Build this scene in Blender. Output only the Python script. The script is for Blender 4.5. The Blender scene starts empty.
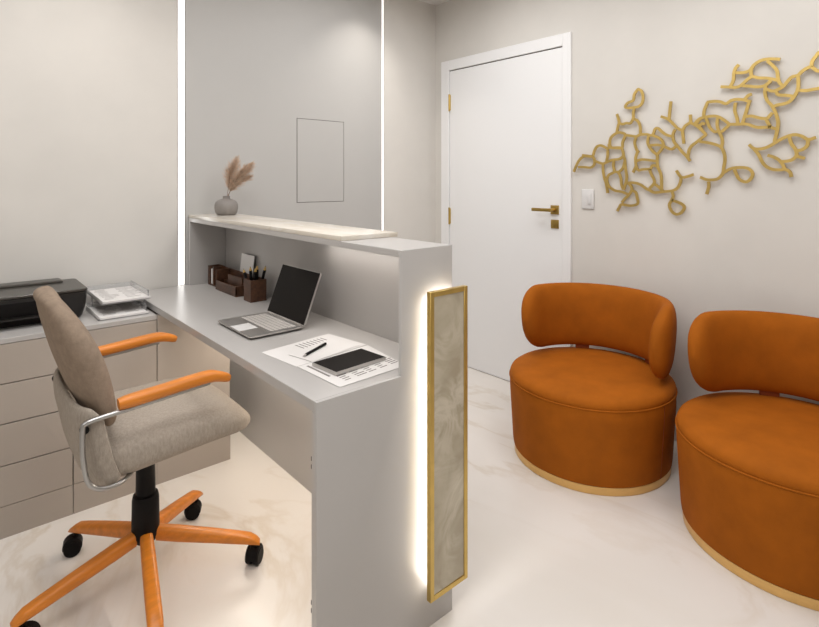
import bpy, bmesh, math, random
from mathutils import Vector, Matrix
PI = math.pi
scene = bpy.context.scene
COL = scene.collection
rng = random.Random(7)

# ------------------------------------------------------------------ helpers
def thing(name, label, cat, loc=(0, 0, 0), group=None):
    o = bpy.data.objects.new(name, None)
    COL.objects.link(o)
    o.empty_display_size = 0.05
    o.location = loc
    o['label'] = label
    o['category'] = cat
    if group:
        o['group'] = group
    return o

def tag(o, label, cat, group=None):
    o['label'] = label
    o['category'] = cat
    if group:
        o['group'] = group
    return o

def spow(v, e):
    return math.copysign(abs(v) ** e, v)

class MB:
    """collects shapes, links them as one mesh object"""
    def __init__(self):
        self.bm = bmesh.new()
        self.split = None

    def box(self, x0, x1, y0, y1, z0, z1, bev=0.0, seg=2, rot=None, piv=None):
        t = bmesh.new()
        bmesh.ops.create_cube(t, size=1.0)
        for v in t.verts:
            v.co = Vector(((v.co.x + .5) * (x1 - x0) + x0, (v.co.y + .5) * (y1 - y0) + y0, (v.co.z + .5) * (z1 - z0) + z0))
        if bev > 0:
            bmesh.ops.bevel(t, geom=t.edges[:], offset=bev, segments=seg, profile=.5, affect='EDGES')
        if rot is not None:
            p = Vector(piv) if piv is not None else Vector(((x0 + x1) / 2, (y0 + y1) / 2, (z0 + z1) / 2))
            for v in t.verts:
                v.co = rot @ (v.co - p) + p
        self._merge(t)
        return self

    def _merge(self, t):
        me = bpy.data.meshes.new('tmp')
        t.to_mesh(me)
        t.free()
        self.bm.from_mesh(me)
        bpy.data.meshes.remove(me)

    def loft(self, rings, close_ring=True, cap0=True, cap1=True, loop=False):
        bm = self.bm
        R = [[bm.verts.new(p) for p in r] for r in rings]
        n = len(R[0])
        for i in range(len(R) if loop else len(R) - 1):
            a, b = R[i], R[(i + 1) % len(R)]
            for j in range(n if close_ring else n - 1):
                k = (j + 1) % n
                bm.faces.new((a[j], a[k], b[k], b[j]))
        if not loop and close_ring:
            if cap0:
                bm.faces.new(R[0][::-1])
            if cap1:
                bm.faces.new(R[-1])
        return self

    def lathe(self, prof, c=(0, 0, 0), seg=40, cap0=True, cap1=True):
        rings = [[(c[0] + r * math.cos(2 * PI * k / seg), c[1] + r * math.sin(2 * PI * k / seg), c[2] + z) for k in range(seg)] for r, z in prof]
        return self.loft(rings, cap0=cap0, cap1=cap1)

    def tube(self, pts, r, seg=12, up=(0, 0, 1), rb=None, n=2.0, closed=False):
        """sweep of a (super)elliptic section; r = list or number, rb = second half axis"""
        P = [Vector(p) for p in pts]
        N = len(P)
        rings = []
        up = Vector(up)
        for i in range(N):
            if closed:
                t = P[(i + 1) % N] - P[i - 1]
            else:
                t = P[min(i + 1, N - 1)] - P[max(i - 1, 0)]
            t.normalize()
            s = t.cross(up)
            if s.length < 1e-4:
                s = t.cross(Vector((1, 0, 0)))
            s.normalize()
            u = s.cross(t).normalized()
            ra = r[i] if isinstance(r, (list, tuple)) else r
            rr = (rb[i] if isinstance(rb, (list, tuple)) else rb) if rb is not None else ra
            ring = []
            for k in range(seg):
                a = 2 * PI * (k + .5) / seg
                ring.append(P[i] + s * ra * spow(math.cos(a), 2 / n) + u * rr * spow(math.sin(a), 2 / n))
            rings.append(ring)
        return self.loft(rings, loop=closed)

    def prism(self, pts, fn, bev=0.0):
        """pts: 2D outline; fn(a,b,k) -> 3D with k in 0,1"""
        t = bmesh.new()
        A = [t.verts.new(fn(a, b, 0)) for a, b in pts]
        B = [t.verts.new(fn(a, b, 1)) for a, b in pts]
        t.faces.new(A[::-1])
        t.faces.new(B)
        n = len(pts)
        for i in range(n):
            k = (i + 1) % n
            t.faces.new((A[i], A[k], B[k], B[i]))
        bmesh.ops.recalc_face_normals(t, faces=t.faces[:])
        if bev:
            bmesh.ops.bevel(t, geom=t.edges[:], offset=bev, segments=2, profile=.5, affect='EDGES')
        self._merge(t)
        return self

    def build(self, name, mat, parent=None, smooth=True, ang=38, mat2=None):
        bm = self.bm
        if mat2 is not None:
            for i, f in enumerate(bm.faces):
                f.material_index = 1 if i >= self.split else 0
        bmesh.ops.recalc_face_normals(bm, faces=bm.faces[:])
        if parent is not None:
            root = parent
            off = Vector(root.location)
            while root.parent is not None:
                root = root.parent
                off += Vector(root.location)
            bmesh.ops.translate(bm, verts=bm.verts[:], vec=-off)
        if smooth:
            for f in bm.faces:
                f.smooth = True
            lim = math.radians(ang)
            for e in bm.edges:
                e.smooth = len(e.link_faces) == 2 and e.calc_face_angle(0) < lim
        me = bpy.data.meshes.new(name)
        bm.to_mesh(me)
        bm.free()
        me.materials.append(mat)
        if mat2 is not None:
            me.materials.append(mat2)
        o = bpy.data.objects.new(name, me)
        COL.objects.link(o)
        if parent is not None:
            o.parent = parent
        return o

def struct(mb, name, mat, parent=None):
    o = mb.build(name, mat, parent)
    if parent is None:
        o['kind'] = 'structure'
    return o

def dup(o, parent=None):
    c = o.copy()
    COL.objects.link(c)
    if parent is not None:
        c.parent = parent
    for ch in list(o.children):
        dup(ch, c)
    return c

def catmull(pts, sub=5):
    P = [Vector(p) for p in pts]
    if len(P) < 3:
        a, b = P[0], P[-1]
        return [a.lerp(b, i / sub) for i in range(sub + 1)]
    out = []
    for i in range(len(P) - 1):
        p0 = P[i - 1] if i > 0 else P[0] * 2 - P[1]
        p1, p2 = P[i], P[i + 1]
        p3 = P[i + 2] if i + 2 < len(P) else P[-1] * 2 - P[-2]
        for k in range(sub):
            t = k / sub
            out.append(.5 * ((2 * p1) + (p2 - p0) * t + (2 * p0 - 5 * p1 + 4 * p2 - p3) * t * t + (3 * p1 - p0 - 3 * p2 + p3) * t ** 3))
    out.append(P[-1])
    return out

def rrect(x0, x1, y0, y1, r, seg=5):
    pts = []
    for cx, cy, a0 in ((x1 - r, y1 - r, 0), (x0 + r, y1 - r, 90), (x0 + r, y0 + r, 180), (x1 - r, y0 + r, 270)):
        for k in range(seg + 1):
            a = math.radians(a0 + 90 * k / seg)
            pts.append((cx + r * math.cos(a), cy + r * math.sin(a)))
    return pts

# ---------------------------------------------------------------- materials
def mat(name, col, rough=.5, metal=0.0, spec=.5, var=0.0, vscale=8.0, bump=0.0, bscale=80.0, stretch=None, sheen=0.0, coat=0.0, emit=None, estr=1.0, trans=0.0, alpha=1.0, detail=4.0, rvar=0.0):
    m = bpy.data.materials.new(name)
    m.use_nodes = True
    nt = m.node_tree
    N, Lk = nt.nodes, nt.links
    b = N['Principled BSDF']
    b.inputs['Base Color'].default_value = (*col, 1)
    b.inputs['Roughness'].default_value = rough
    b.inputs['Metallic'].default_value = metal
    b.inputs['Specular IOR Level'].default_value = spec
    if sheen:
        b.inputs['Sheen Weight'].default_value = sheen
        b.inputs['Sheen Roughness'].default_value = .4
        b.inputs['Sheen Tint'].default_value = (*[min(1, c * 1.5 + .1) for c in col], 1)
    if coat:
        b.inputs['Coat Weight'].default_value = coat
        b.inputs['Coat Roughness'].default_value = .08
    if trans:
        b.inputs['Transmission Weight'].default_value = trans
        b.inputs['IOR'].default_value = 1.35
    if emit:
        b.inputs['Emission Color'].default_value = (*emit, 1)
        b.inputs['Emission Strength'].default_value = estr
    tc = N.new('ShaderNodeTexCoord')
    mp = N.new('ShaderNodeMapping')
    Lk.new(tc.outputs['Object'], mp.inputs['Vector'])
    if stretch:
        mp.inputs['Scale'].default_value = stretch
    if var:
        nz = N.new('ShaderNodeTexNoise')
        nz.inputs['Scale'].default_value = vscale
        nz.inputs['Detail'].default_value = detail
        nz.inputs['Roughness'].default_value = .6
        Lk.new(mp.outputs['Vector'], nz.inputs['Vector'])
        rp = N.new('ShaderNodeValToRGB')
        rp.color_ramp.elements[0].position = .3
        rp.color_ramp.elements[1].position = .7
        rp.color_ramp.elements[0].color = (*[max(0, c * (1 - var)) for c in col], 1)
        rp.color_ramp.elements[1].color = (*[min(1, c * (1 + var)) for c in col], 1)
        Lk.new(nz.outputs['Fac'], rp.inputs['Fac'])
        Lk.new(rp.outputs['Color'], b.inputs['Base Color'])
    if bump:
        n2 = N.new('ShaderNodeTexNoise')
        n2.inputs['Scale'].default_value = bscale
        n2.inputs['Detail'].default_value = 3
        Lk.new(mp.outputs['Vector'], n2.inputs['Vector'])
        bp = N.new('ShaderNodeBump')
        bp.inputs['Strength'].default_value = bump
        bp.inputs['Distance'].default_value = .002
        Lk.new(n2.outputs['Fac'], bp.inputs['Height'])
        Lk.new(bp.outputs['Normal'], b.inputs['Normal'])
    return m

def marble(name, base, vein, rough, scale=1.0, amount=.6, cloud=None, width=.035, spec=.5):
    m = mat(name, base, rough, spec=spec)
    nt = m.node_tree
    N, Lk = nt.nodes, nt.links
    b = N['Principled BSDF']
    tc = N.new('ShaderNodeTexCoord')
    mp = N.new('ShaderNodeMapping')
    mp.inputs['Rotation'].default_value = (.3, .2, .7)
    mp.inputs['Scale'].default_value = (scale, scale * .45, scale)
    Lk.new(tc.outputs['Object'], mp.inputs['Vector'])
    n1 = N.new('ShaderNodeTexNoise')
    n1.inputs['Scale'].default_value = 1.6
    n1.inputs['Detail'].default_value = 6
    n1.inputs['Roughness'].default_value = .55
    n1.inputs['Distortion'].default_value = 1.2
    Lk.new(mp.outputs['Vector'], n1.inputs['Vector'])
    sub = N.new('ShaderNodeMath'); sub.operation = 'SUBTRACT'; sub.inputs[1].default_value = .5
    ab = N.new('ShaderNodeMath'); ab.operation = 'ABSOLUTE'
    Lk.new(n1.outputs['Fac'], sub.inputs[0])
    Lk.new(sub.outputs[0], ab.inputs[0])
    rp = N.new('ShaderNodeValToRGB')
    rp.color_ramp.elements[0].position = 0
    rp.color_ramp.elements[0].color = (1, 1, 1, 1)
    rp.color_ramp.elements[1].position = width
    rp.color_ramp.elements[1].color = (0, 0, 0, 1)
    Lk.new(ab.outputs[0], rp.inputs['Fac'])
    n3 = N.new('ShaderNodeTexNoise')
    n3.inputs['Scale'].default_value = 1.1
    Lk.new(mp.outputs['Vector'], n3.inputs['Vector'])
    r3 = N.new('ShaderNodeValToRGB')
    r3.color_ramp.elements[0].position = .42
    r3.color_ramp.elements[1].position = .68
    Lk.new(n3.outputs['Fac'], r3.inputs['Fac'])
    mu = N.new('ShaderNodeMath'); mu.operation = 'MULTIPLY'
    Lk.new(rp.outputs['Color'], mu.inputs[0])
    Lk.new(r3.outputs['Color'], mu.inputs[1])
    m2 = N.new('ShaderNodeMath'); m2.operation = 'MULTIPLY'; m2.inputs[1].default_value = amount
    Lk.new(mu.outputs[0], m2.inputs[0])
    mx = N.new('ShaderNodeMix'); mx.data_type = 'RGBA'
    n4 = N.new('ShaderNodeTexNoise')
    n4.inputs['Scale'].default_value = 2.2
    n4.inputs['Detail'].default_value = 7
    n4.inputs['Distortion'].default_value = .8
    Lk.new(mp.outputs['Vector'], n4.inputs['Vector'])
    r4 = N.new('ShaderNodeValToRGB')
    r4.color_ramp.elements[0].position = .35
    r4.color_ramp.elements[1].position = .65
    r4.color_ramp.elements[0].color = (*(cloud or base), 1)
    r4.color_ramp.elements[1].color = (*base, 1)
    Lk.new(n4.outputs['Fac'], r4.inputs['Fac'])
    Lk.new(r4.outputs['Color'], mx.inputs[6])
    mx.inputs[7].default_value = (*vein, 1)
    Lk.new(m2.outputs[0], mx.inputs[0])
    Lk.new(mx.outputs[2], b.inputs['Base Color'])
    return m

M = {}
M['stucco'] = mat('stucco', (.70, .675, .637), .8, var=.035, vscale=2.2, bump=.06, bscale=30, spec=.2)
M['ceiling'] = mat('ceiling_paint', (.80, .78, .76), .9, spec=.1, bump=.02)
M['floor'] = marble('polished_porcelain', (.785, .745, .705), (.50, .38, .24), .26, scale=1.1, amount=.5, cloud=(.755, .71, .66), width=.03, spec=.35)
M['stone'] = marble('onyx_slab', (.74, .70, .64), (.5, .40, .27), .18, scale=5, amount=.3, cloud=(.68, .62, .53), width=.06)
M['inlay'] = marble('onyx_inlay', (.50, .445, .335), (.70, .64, .53), .25, scale=4.5, amount=.9, cloud=(.40, .345, .25), width=.10)
M['laminate'] = mat('grey_laminate', (.475, .457, .443), .3, spec=.5, var=.015, vscale=3, bump=.02, bscale=150)
M['cabinet'] = mat('warm_grey_lacquer', (.42, .37, .325), .45, spec=.35, bump=.015, bscale=120, var=.01, vscale=3)
M['panel'] = mat('grey_wall_panel', (.505, .497, .483), .5, spec=.35, var=.02, vscale=1.5)
M['gap'] = mat('shadow_gap', (.08, .065, .055), .8, var=.1)
M['white'] = mat('white_lacquer', (.88, .88, .885), .35, bump=.01, bscale=60)
M['plastic_w'] = mat('white_plastic', (.72, .71, .705), .4, var=.01)
M['gold'] = mat('brushed_gold', (.62, .44, .14), .3, metal=1, var=.08, vscale=20)
M['gold_art'] = mat('satin_gold', (.64, .46, .155), .4, metal=1, var=.12, vscale=14)
M['gold_base'] = mat('pale_gold', (.80, .52, .20), .4, metal=.75, var=.05, vscale=20, stretch=(1, 1, 4))
M['bronze'] = mat('old_gold', (.46, .31, .09), .32, metal=1, var=.1, vscale=30)
M['suede'] = mat('rust_suede', (.35, .096, .0055), .8, spec=.14, var=.12, vscale=9, bump=.25, bscale=260)
M['suede_dark'] = mat('rust_leather', (.25, .05, .012), .5, var=.1, vscale=20)
M['linen'] = mat('grey_linen', (.365, .317, .268), .95, spec=.1, var=.14, vscale=160, bump=.5, bscale=420, stretch=(1, 1, .35), sheen=.1)
M['wool'] = mat('taupe_wool', (.275, .21, .158), .95, spec=.1, var=.12, vscale=45, bump=.4, bscale=300, sheen=.12)
M['owood'] = mat('orange_wood', (.64, .20, .014), .42, var=.16, vscale=9, stretch=(1, 6, 6), bump=.05, coat=.1)
M['chrome'] = mat('brushed_steel', (.38, .375, .37), .28, metal=1, var=.03)
M['black'] = mat('black_plastic', (.005, .004, .004), .5, var=.2, vscale=30, spec=.15)
M['printer'] = mat('printer_black', (.012, .010, .009), .3, var=.1, vscale=5, spec=.4)
M['printer_lid'] = mat('printer_lid_reflection', (.045, .04, .034), .3, var=.06, vscale=5)  # reflected light on the glossy top is put into this lighter colour
M['dwood'] = mat('dark_walnut', (.075, .03, .013), .5, var=.45, vscale=14, stretch=(5, 1, 5), bump=.1)
M['alu'] = mat('aluminium', (.55, .53, .51), .35, metal=.8, var=.02)
M['screen'] = mat('dark_glass', (.008, .006, .005), .5, spec=.12, var=.1, vscale=2)
M['keys'] = mat('key_silver', (.55, .52, .49), .5, var=.03)
M['pad'] = mat('light_touchpad', (.80, .79, .78), .3, var=.01)
M['paper'] = mat('white_paper', (.72, .70, .685), .85, var=.01, spec=.1)
M['card'] = mat('white_card', (.88, .87, .86), .8, var=.01, spec=.1)
M['ink'] = mat('grey_ink', (.22, .20, .19), .8, var=.1, spec=.1)
M['tray'] = mat('white_tray_plastic', (.76, .74, .73), .3, var=.01)
M['clear'] = mat('clear_acrylic', (.86, .86, .87), .08, trans=.85, var=.01)
M['vase'] = mat('grey_ceramic', (.235, .215, .20), .6, var=.06, vscale=25, bump=.1)
M['plume'] = mat('dried_plume', (.62, .47, .36), .9, var=.25, vscale=60, spec=.1)
M['stem'] = mat('dried_stem', (.22, .13, .08), .9, var=.2)
M['led'] = mat('led_diffuser', (.9, .9, .88), .5, emit=(1, .985, .96), estr=2.2, var=.01)
M['ledwarm'] = mat('warm_led_diffuser', (.9, .88, .85), .5, emit=(1, .96, .91), estr=8.0, var=.01)
M['tip'] = mat('pencil_wood', (.62, .40, .12), .6, var=.1)
M['graphite'] = mat('graphite', (.02, .02, .02), .5, var=.1)

# --------------------------------------------------------------- room shell
XB, YA, ZC = 2.747, 2.873, 2.601      # right wall, back wall, ceiling
X0, Y0 = -1.7, -1.7
DY0, DY1, DZ = 1.727, 2.801, 2.164    # door frame outer
struct(MB().box(X0 - .1, XB + .1, Y0 - .1, YA + .1, -.1, 0), 'floor', M['floor'])
struct(MB().box(X0 - .1, XB + .1, Y0 - .1, YA + .1, ZC, ZC + .1), 'ceiling', M['ceiling'])
# back wall with two slots for the light strips
S1, S2 = (.901, .940), (2.236, 2.258)
w = MB()
for a, b in ((X0 - .1, S1[0]), (S1[1], S2[0]), (S2[1], XB + .1)):
    w.box(a, b, YA, YA + .1, 0, ZC)
for s in (S1, S2):
    w.box(s[0], s[1], YA + .03, YA + .1, 0, ZC)
struct(w, 'wall_back', M['stucco'])
w = MB()
w.box(XB, XB + .1, Y0 - .1, DY0 + .02, 0, ZC).box(XB, XB + .1, DY1 - .02, YA, 0, ZC).box(XB, XB + .1, DY0 + .02, DY1 - .02, DZ - .02, ZC)
struct(w, 'wall_right', M['stucco'])
struct(MB().box(X0 - .1, X0, Y0, YA, 0, ZC), 'wall_left', M['stucco'])
struct(MB().box(X0 - .1, XB, Y0 - .1, Y0, 0, ZC), 'wall_front', M['stucco'])

# light strips
for s, nm, lb in ((S1, 'a', 'wider white light strip running down the wall behind the worktop, left of the grey panel'),
                  (S2, 'b', 'thin white light strip running down the wall at the right edge of the grey panel')):
    t = thing('light_strip', lb, 'wall light', ((s[0] + s[1]) / 2, YA + .015, .76), 'light strips beside the grey wall panel')
    zb = .757 if nm == 'a' else .0
    MB().box(s[0] + .004, s[1] - .004, YA + .006, YA + .029, zb, ZC).build('diffuser', M['led'], t)
    MB().box(s[0], s[0] + .0035, YA - .002, YA + .029, zb, ZC).box(s[1] - .0035, s[1], YA - .002, YA + .029, zb, ZC).build('channel', M['alu'], t)

# grey wall panel with its flush access door
HX0, HX1, HZ0, HZ1 = 1.588, 1.928, 1.166, 1.676
t = thing('wall_panel', 'tall grey wall panel with a small flush door, between two light strips', 'wall panel', ((S1[1] + S2[0]) / 2, YA - .004, 0))
a, b = S1[1] + .001, S2[0] - .001
p = MB()
yp0, yp1 = YA - .006, YA - .0005
p.box(a, HX0, yp0, yp1, 0, ZC - .001).box(HX1, b, yp0, yp1, 0, ZC - .001).box(HX0, HX1, yp0, yp1, 0, HZ0).box(HX0, HX1, yp0, yp1, HZ1, ZC - .001)
p.build('panel_sheet', M['panel'], t)
MB().box(HX0, HX1, YA - .0018, YA - .0006, HZ0, HZ1).build('shadow_gap', M['gap'], t)
MB().box(HX0 + .005, HX1 - .003, yp0, YA - .002, HZ0 + .003, HZ1 - .003, .0006, 1).build('access_door', M['panel'], t, )

# door
t = thing('door_1', 'white flush door with gold hinges and gold lever handle in the right wall', 'door', (XB, (DY0 + DY1) / 2, 0))
t['kind'] = 'structure'
fw = .072
fr, fl = .056, .078
f = MB()
f.box(XB - .014, XB + .1, DY0, DY0 + fr, 0, DZ, .002, 1).box(XB - .014, XB + .1, DY1 - fl, DY1, 0, DZ, .002, 1)
f.box(XB - .014, XB + .1, DY0 + fr, DY1 - fl, DZ - fw, DZ, .002, 1)
f.build('door_frame', M['white'], t)
MB().box(XB - .004, XB + .036, DY0 + fr + .003, DY1 - fl - .003, .004, DZ - fw - .005, .0015, 1).build('door_leaf', M['white'], t)
MB().box(XB - .0035, XB + .04, DY0 + fr + .001, DY1 - fl - .001, DZ - fw - .004, DZ - fw - .0005).build('shadow_gap', M['gap'], t)
for z in (1.86, 1.045, .23):
    h = MB()
    h.lathe([(.0065, -.06), (.0065, .06)], (XB - .012, DY1 - fl - .004, z), 12)
    h.box(XB - .012, XB + .002, DY1 - fl - .012, DY1 - fl + .003, z - .055, z + .055, .001, 1)
    h.build('hinge', M['gold'], t, ang=30)
ly = 1.838
hd = MB()
hd.box(XB - .013, XB - .003, ly - .027, ly + .027, 1.098, 1.152, .002)
hd.lathe([(.011, 0), (.011, .05)], (0, 0, 0), 14)
for v in hd.bm.verts[-28:]:
    v.co = Vector((XB - .012 - v.co.z, ly + v.co.x, 1.125 + v.co.y))
hd.box(XB - .07, XB - .052, ly - .010, ly + .125, 1.115, 1.135, .004)
hd.build('lever_handle', M['bronze'], t)
lk = MB().box(XB - .011, XB - .003, ly - .026, ly + .026, 1.014, 1.066, .0015).build('lock_plate', M['bronze'], t)
kc = MB().box(XB - .014, XB - .011, ly - .004, ly + .004, 1.03, 1.05, .001, 1).build('keyhole', M['bronze'], lk)

t = thing('light_switch', 'white wall switch plate beside the door frame, under the gold wall sculpture', 'switch', (XB, 1.622, 1.2))
MB().box(XB - .009, XB - .0003, 1.585, 1.66, 1.14, 1.25, .003).build('switch_plate', M['plastic_w'], t)
MB().box(XB - .0125, XB - .009, 1.6, 1.622, 1.165, 1.225, .001).build('rocker', M['plastic_w'], t)

# ------------------------------------------------------------ wall sculpture
BRANCHES = [
    [(1.328,1.775),(1.346,1.751),(1.352,1.722),(1.382,1.711),(1.395,1.692),(1.379,1.684),(1.346,1.684),(1.322,1.687),(1.304,1.703),(1.299,1.734),(1.307,1.764),(1.319,1.774),(1.328,1.775)],
    [(1.346,1.681),(1.351,1.652),(1.352,1.626),(1.367,1.603),(1.388,1.605),(1.41,1.601),(1.429,1.606),(1.438,1.582),(1.443,1.556)],
    [(1.429,1.606),(1.433,1.63),(1.442,1.658)],
    [(1.352,1.626),(1.328,1.612),(1.315,1.585),(1.313,1.544)],
    [(1.443,1.556),(1.474,1.536),(1.483,1.507),(1.477,1.482),(1.445,1.475),(1.413,1.476),(1.41,1.503),(1.395,1.543),(1.42,1.557),(1.443,1.556)],
    [(1.395,1.543),(1.364,1.536),(1.334,1.531),(1.313,1.539),(1.281,1.538),(1.268,1.535)],
    [(1.334,1.531),(1.343,1.499),(1.334,1.464),(1.328,1.451),(1.338,1.419),(1.335,1.378),(1.324,1.352)],
    [(1.352,1.342),(1.335,1.375)],
    [(1.703,1.35),(1.683,1.393),(1.662,1.422),(1.634,1.437),(1.587,1.435),(1.575,1.462),(1.56,1.486),(1.537,1.494),(1.51,1.483),(1.488,1.468)],
    [(1.65,1.444),(1.587,1.435)],
    [(1.675,1.377),(1.634,1.376),(1.595,1.373),(1.575,1.391),(1.575,1.419),(1.587,1.435)],
    [(1.575,1.412),(1.552,1.401),(1.522,1.393),(1.503,1.399),(1.466,1.412),(1.429,1.415),(1.404,1.431)],
    [(1.495,1.465),(1.495,1.437),(1.503,1.399)],
    [(1.522,1.393),(1.522,1.354),(1.514,1.312),(1.506,1.291),(1.499,1.256),(1.495,1.232)],
    [(1.488,1.5),(1.48,1.479),(1.422,1.476),(1.408,1.455),(1.404,1.431),(1.397,1.407),(1.394,1.366),(1.387,1.325),(1.39,1.292),(1.404,1.251)],
    [(1.458,1.412),(1.462,1.381),(1.458,1.347),(1.488,1.33),(1.499,1.305),(1.488,1.27),(1.455,1.247),(1.415,1.24),(1.38,1.227)],
    [(1.458,1.347),(1.433,1.343),(1.419,1.312),(1.415,1.278),(1.404,1.251)],
    [(1.433,1.343),(1.408,1.366),(1.397,1.4)],
    [(1.39,1.288),(1.369,1.278),(1.359,1.251),(1.376,1.224),(1.397,1.203),(1.415,1.182)],
    [(1.359,1.248),(1.338,1.238),(1.331,1.212),(1.328,1.179),(1.366,1.167),(1.415,1.172),(1.429,1.155),(1.44,1.135)],
    [(1.39,1.288),(1.345,1.288),(1.311,1.278),(1.284,1.259),(1.261,1.249),(1.239,1.239),(1.194,1.244),(1.153,1.249),(1.129,1.261),(1.114,1.286),(1.108,1.317)],
    [(1.335,1.402),(1.304,1.409),(1.261,1.404),(1.229,1.399)],
    [(1.324,1.352),(1.297,1.358),(1.261,1.36),(1.249,1.377),(1.226,1.373)],
    [(1.268,1.535),(1.274,1.501),(1.268,1.478),(1.249,1.451),(1.226,1.428),(1.226,1.399),(1.223,1.37),(1.207,1.331),(1.204,1.292),(1.204,1.253)],
    [(1.268,1.532),(1.248,1.534),(1.236,1.562),(1.222,1.565),(1.203,1.548),(1.181,1.53),(1.151,1.519)],
    [(1.248,1.531),(1.22,1.518),(1.2,1.5),(1.194,1.474),(1.207,1.453),(1.226,1.431)],
    [(1.268,1.48),(1.226,1.481),(1.194,1.473),(1.156,1.456),(1.132,1.469)],
    [(1.208,1.624),(1.172,1.607),(1.148,1.583),(1.127,1.559),(1.103,1.549),(1.09,1.567),(1.066,1.582)],
    [(1.158,1.695),(1.163,1.651),(1.167,1.607)],
    [(1.066,1.62),(1.064,1.584)],
    [(1.103,1.549),(1.1,1.519),(1.096,1.48)],
    [(1.137,1.554),(1.148,1.527),(1.143,1.494),(1.127,1.471),(1.102,1.439),(1.081,1.416),(1.067,1.394)],
    [(1.066,1.582),(1.033,1.56),(1.008,1.534),(0.997,1.518),(1.013,1.503),(1.033,1.488),(1.059,1.468),(1.071,1.449),(1.075,1.429),(1.077,1.413)],
    [(1.024,1.487),(0.984,1.479),(0.951,1.468),(0.929,1.455),(0.916,1.425),(0.913,1.395),(0.918,1.36),(0.921,1.336),(0.932,1.318),(0.951,1.305),(0.99,1.304),(1.021,1.316)],
    [(1.046,1.572),(1.026,1.594),(1.001,1.603)],
    [(1.028,1.557),(1.011,1.572),(0.998,1.568)],
    [(0.988,1.672),(1.003,1.633),(1.005,1.603),(0.998,1.604),(0.987,1.573),(0.976,1.548),(0.957,1.529),(0.94,1.533)],
    [(0.991,1.672),(0.974,1.673),(0.952,1.672),(0.931,1.667),(0.909,1.656),(0.888,1.668),(0.862,1.671),(0.832,1.664),(0.807,1.653)],
    [(1.038,1.574),(1.021,1.594),(0.998,1.601),(0.968,1.604),(0.943,1.599),(0.918,1.582),(0.897,1.559),(0.913,1.54),(0.929,1.526)],
    [(1.038,1.571),(1.021,1.554),(1.01,1.538)],
    [(0.943,1.599),(0.946,1.563),(0.94,1.533),(0.927,1.502),(0.924,1.478),(0.927,1.455)],
    [(0.897,1.559),(0.865,1.557),(0.84,1.556),(0.819,1.553),(0.789,1.539),(0.765,1.535),(0.732,1.535),(0.738,1.536),(0.707,1.523)],
    [(0.868,1.656),(0.872,1.622),(0.863,1.586),(0.859,1.558)],
    [(0.814,1.653),(0.824,1.617),(0.832,1.589),(0.841,1.556)],
    [(0.829,1.589),(0.804,1.589),(0.774,1.578),(0.75,1.573),(0.741,1.576),(0.724,1.597)],
    [(0.748,1.568),(0.733,1.536)],
    [(0.92,1.336),(0.88,1.357),(0.822,1.356),(0.8,1.327),(0.822,1.295),(0.854,1.306),(0.874,1.35)],
    [(1.132,1.349),(1.108,1.317),(1.078,1.32),(1.051,1.329)],
    [(1.153,1.249),(1.147,1.222),(1.153,1.203),(1.166,1.177),(1.153,1.146),(1.132,1.133),(1.108,1.142),(1.094,1.168),(1.108,1.186),(1.153,1.203)],
    [(1.265,1.357),(1.255,1.331),(1.242,1.305),(1.242,1.285),(1.265,1.259)],
    [(1.242,1.285),(1.22,1.269),(1.197,1.247)],
    [(0.983,1.295),(0.983,1.268),(0.992,1.235)],
    [(0.931,1.737),(0.899,1.732),(0.868,1.726),(0.847,1.732),(0.822,1.754),(0.802,1.765),(0.777,1.756),(0.748,1.751),(0.72,1.742),(0.706,1.735)],
    [(0.891,1.732),(0.878,1.759),(0.875,1.794),(0.868,1.815),(0.855,1.828)],
    [(0.87,1.793),(0.837,1.789),(0.812,1.795),(0.797,1.815),(0.772,1.831),(0.744,1.834),(0.711,1.829),(0.696,1.825)],
    [(0.804,1.763),(0.807,1.792),(0.797,1.815)],
    [(0.744,1.826),(0.727,1.807),(0.708,1.779),(0.704,1.745),(0.698,1.724),(0.684,1.706)],
    [(0.847,1.732),(0.817,1.725),(0.782,1.717),(0.753,1.719),(0.729,1.738)],
    [(0.75,1.717),(0.752,1.683),(0.744,1.652),(0.723,1.621),(0.705,1.567),(0.705,1.528),(0.717,1.468)],
    [(0.832,1.667),(0.817,1.683),(0.803,1.687)],
    [(0.748,1.702),(0.723,1.691),(0.702,1.696),(0.684,1.706),(0.669,1.725),(0.653,1.742),(0.632,1.746),(0.618,1.76),(0.603,1.77),(0.585,1.774),(0.568,1.757),(0.558,1.753),(0.528,1.756),(0.517,1.781),(0.531,1.82),(0.558,1.83),(0.568,1.818),(0.582,1.797),(0.585,1.774)],
    [(0.632,1.746),(0.63,1.715),(0.632,1.687),(0.646,1.656),(0.669,1.634),(0.71,1.627),(0.723,1.618)],
    [(0.71,1.687),(0.702,1.672),(0.673,1.666),(0.646,1.658)],
    [(0.628,1.682),(0.603,1.678),(0.58,1.68),(0.558,1.682),(0.531,1.692),(0.522,1.723),(0.528,1.756)],
    [(0.815,1.462),(0.797,1.444),(0.772,1.44),(0.743,1.447),(0.717,1.463),(0.691,1.48),(0.663,1.492),(0.64,1.495),(0.618,1.487),(0.596,1.472),(0.57,1.479)],
    [(0.797,1.444),(0.777,1.415),(0.762,1.38),(0.743,1.358),(0.714,1.347),(0.682,1.351),(0.696,1.384),(0.719,1.402),(0.743,1.411)],
    [(0.663,1.492),(0.656,1.459),(0.64,1.431),(0.638,1.404),(0.659,1.386),(0.696,1.381)],
    [(0.596,1.472),(0.6,1.446),(0.618,1.43),(0.64,1.426)],
    [(0.638,1.404),(0.607,1.393)],
    [(0.682,1.351),(0.661,1.337),(0.655,1.315)],
]
sc = MB()
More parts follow.
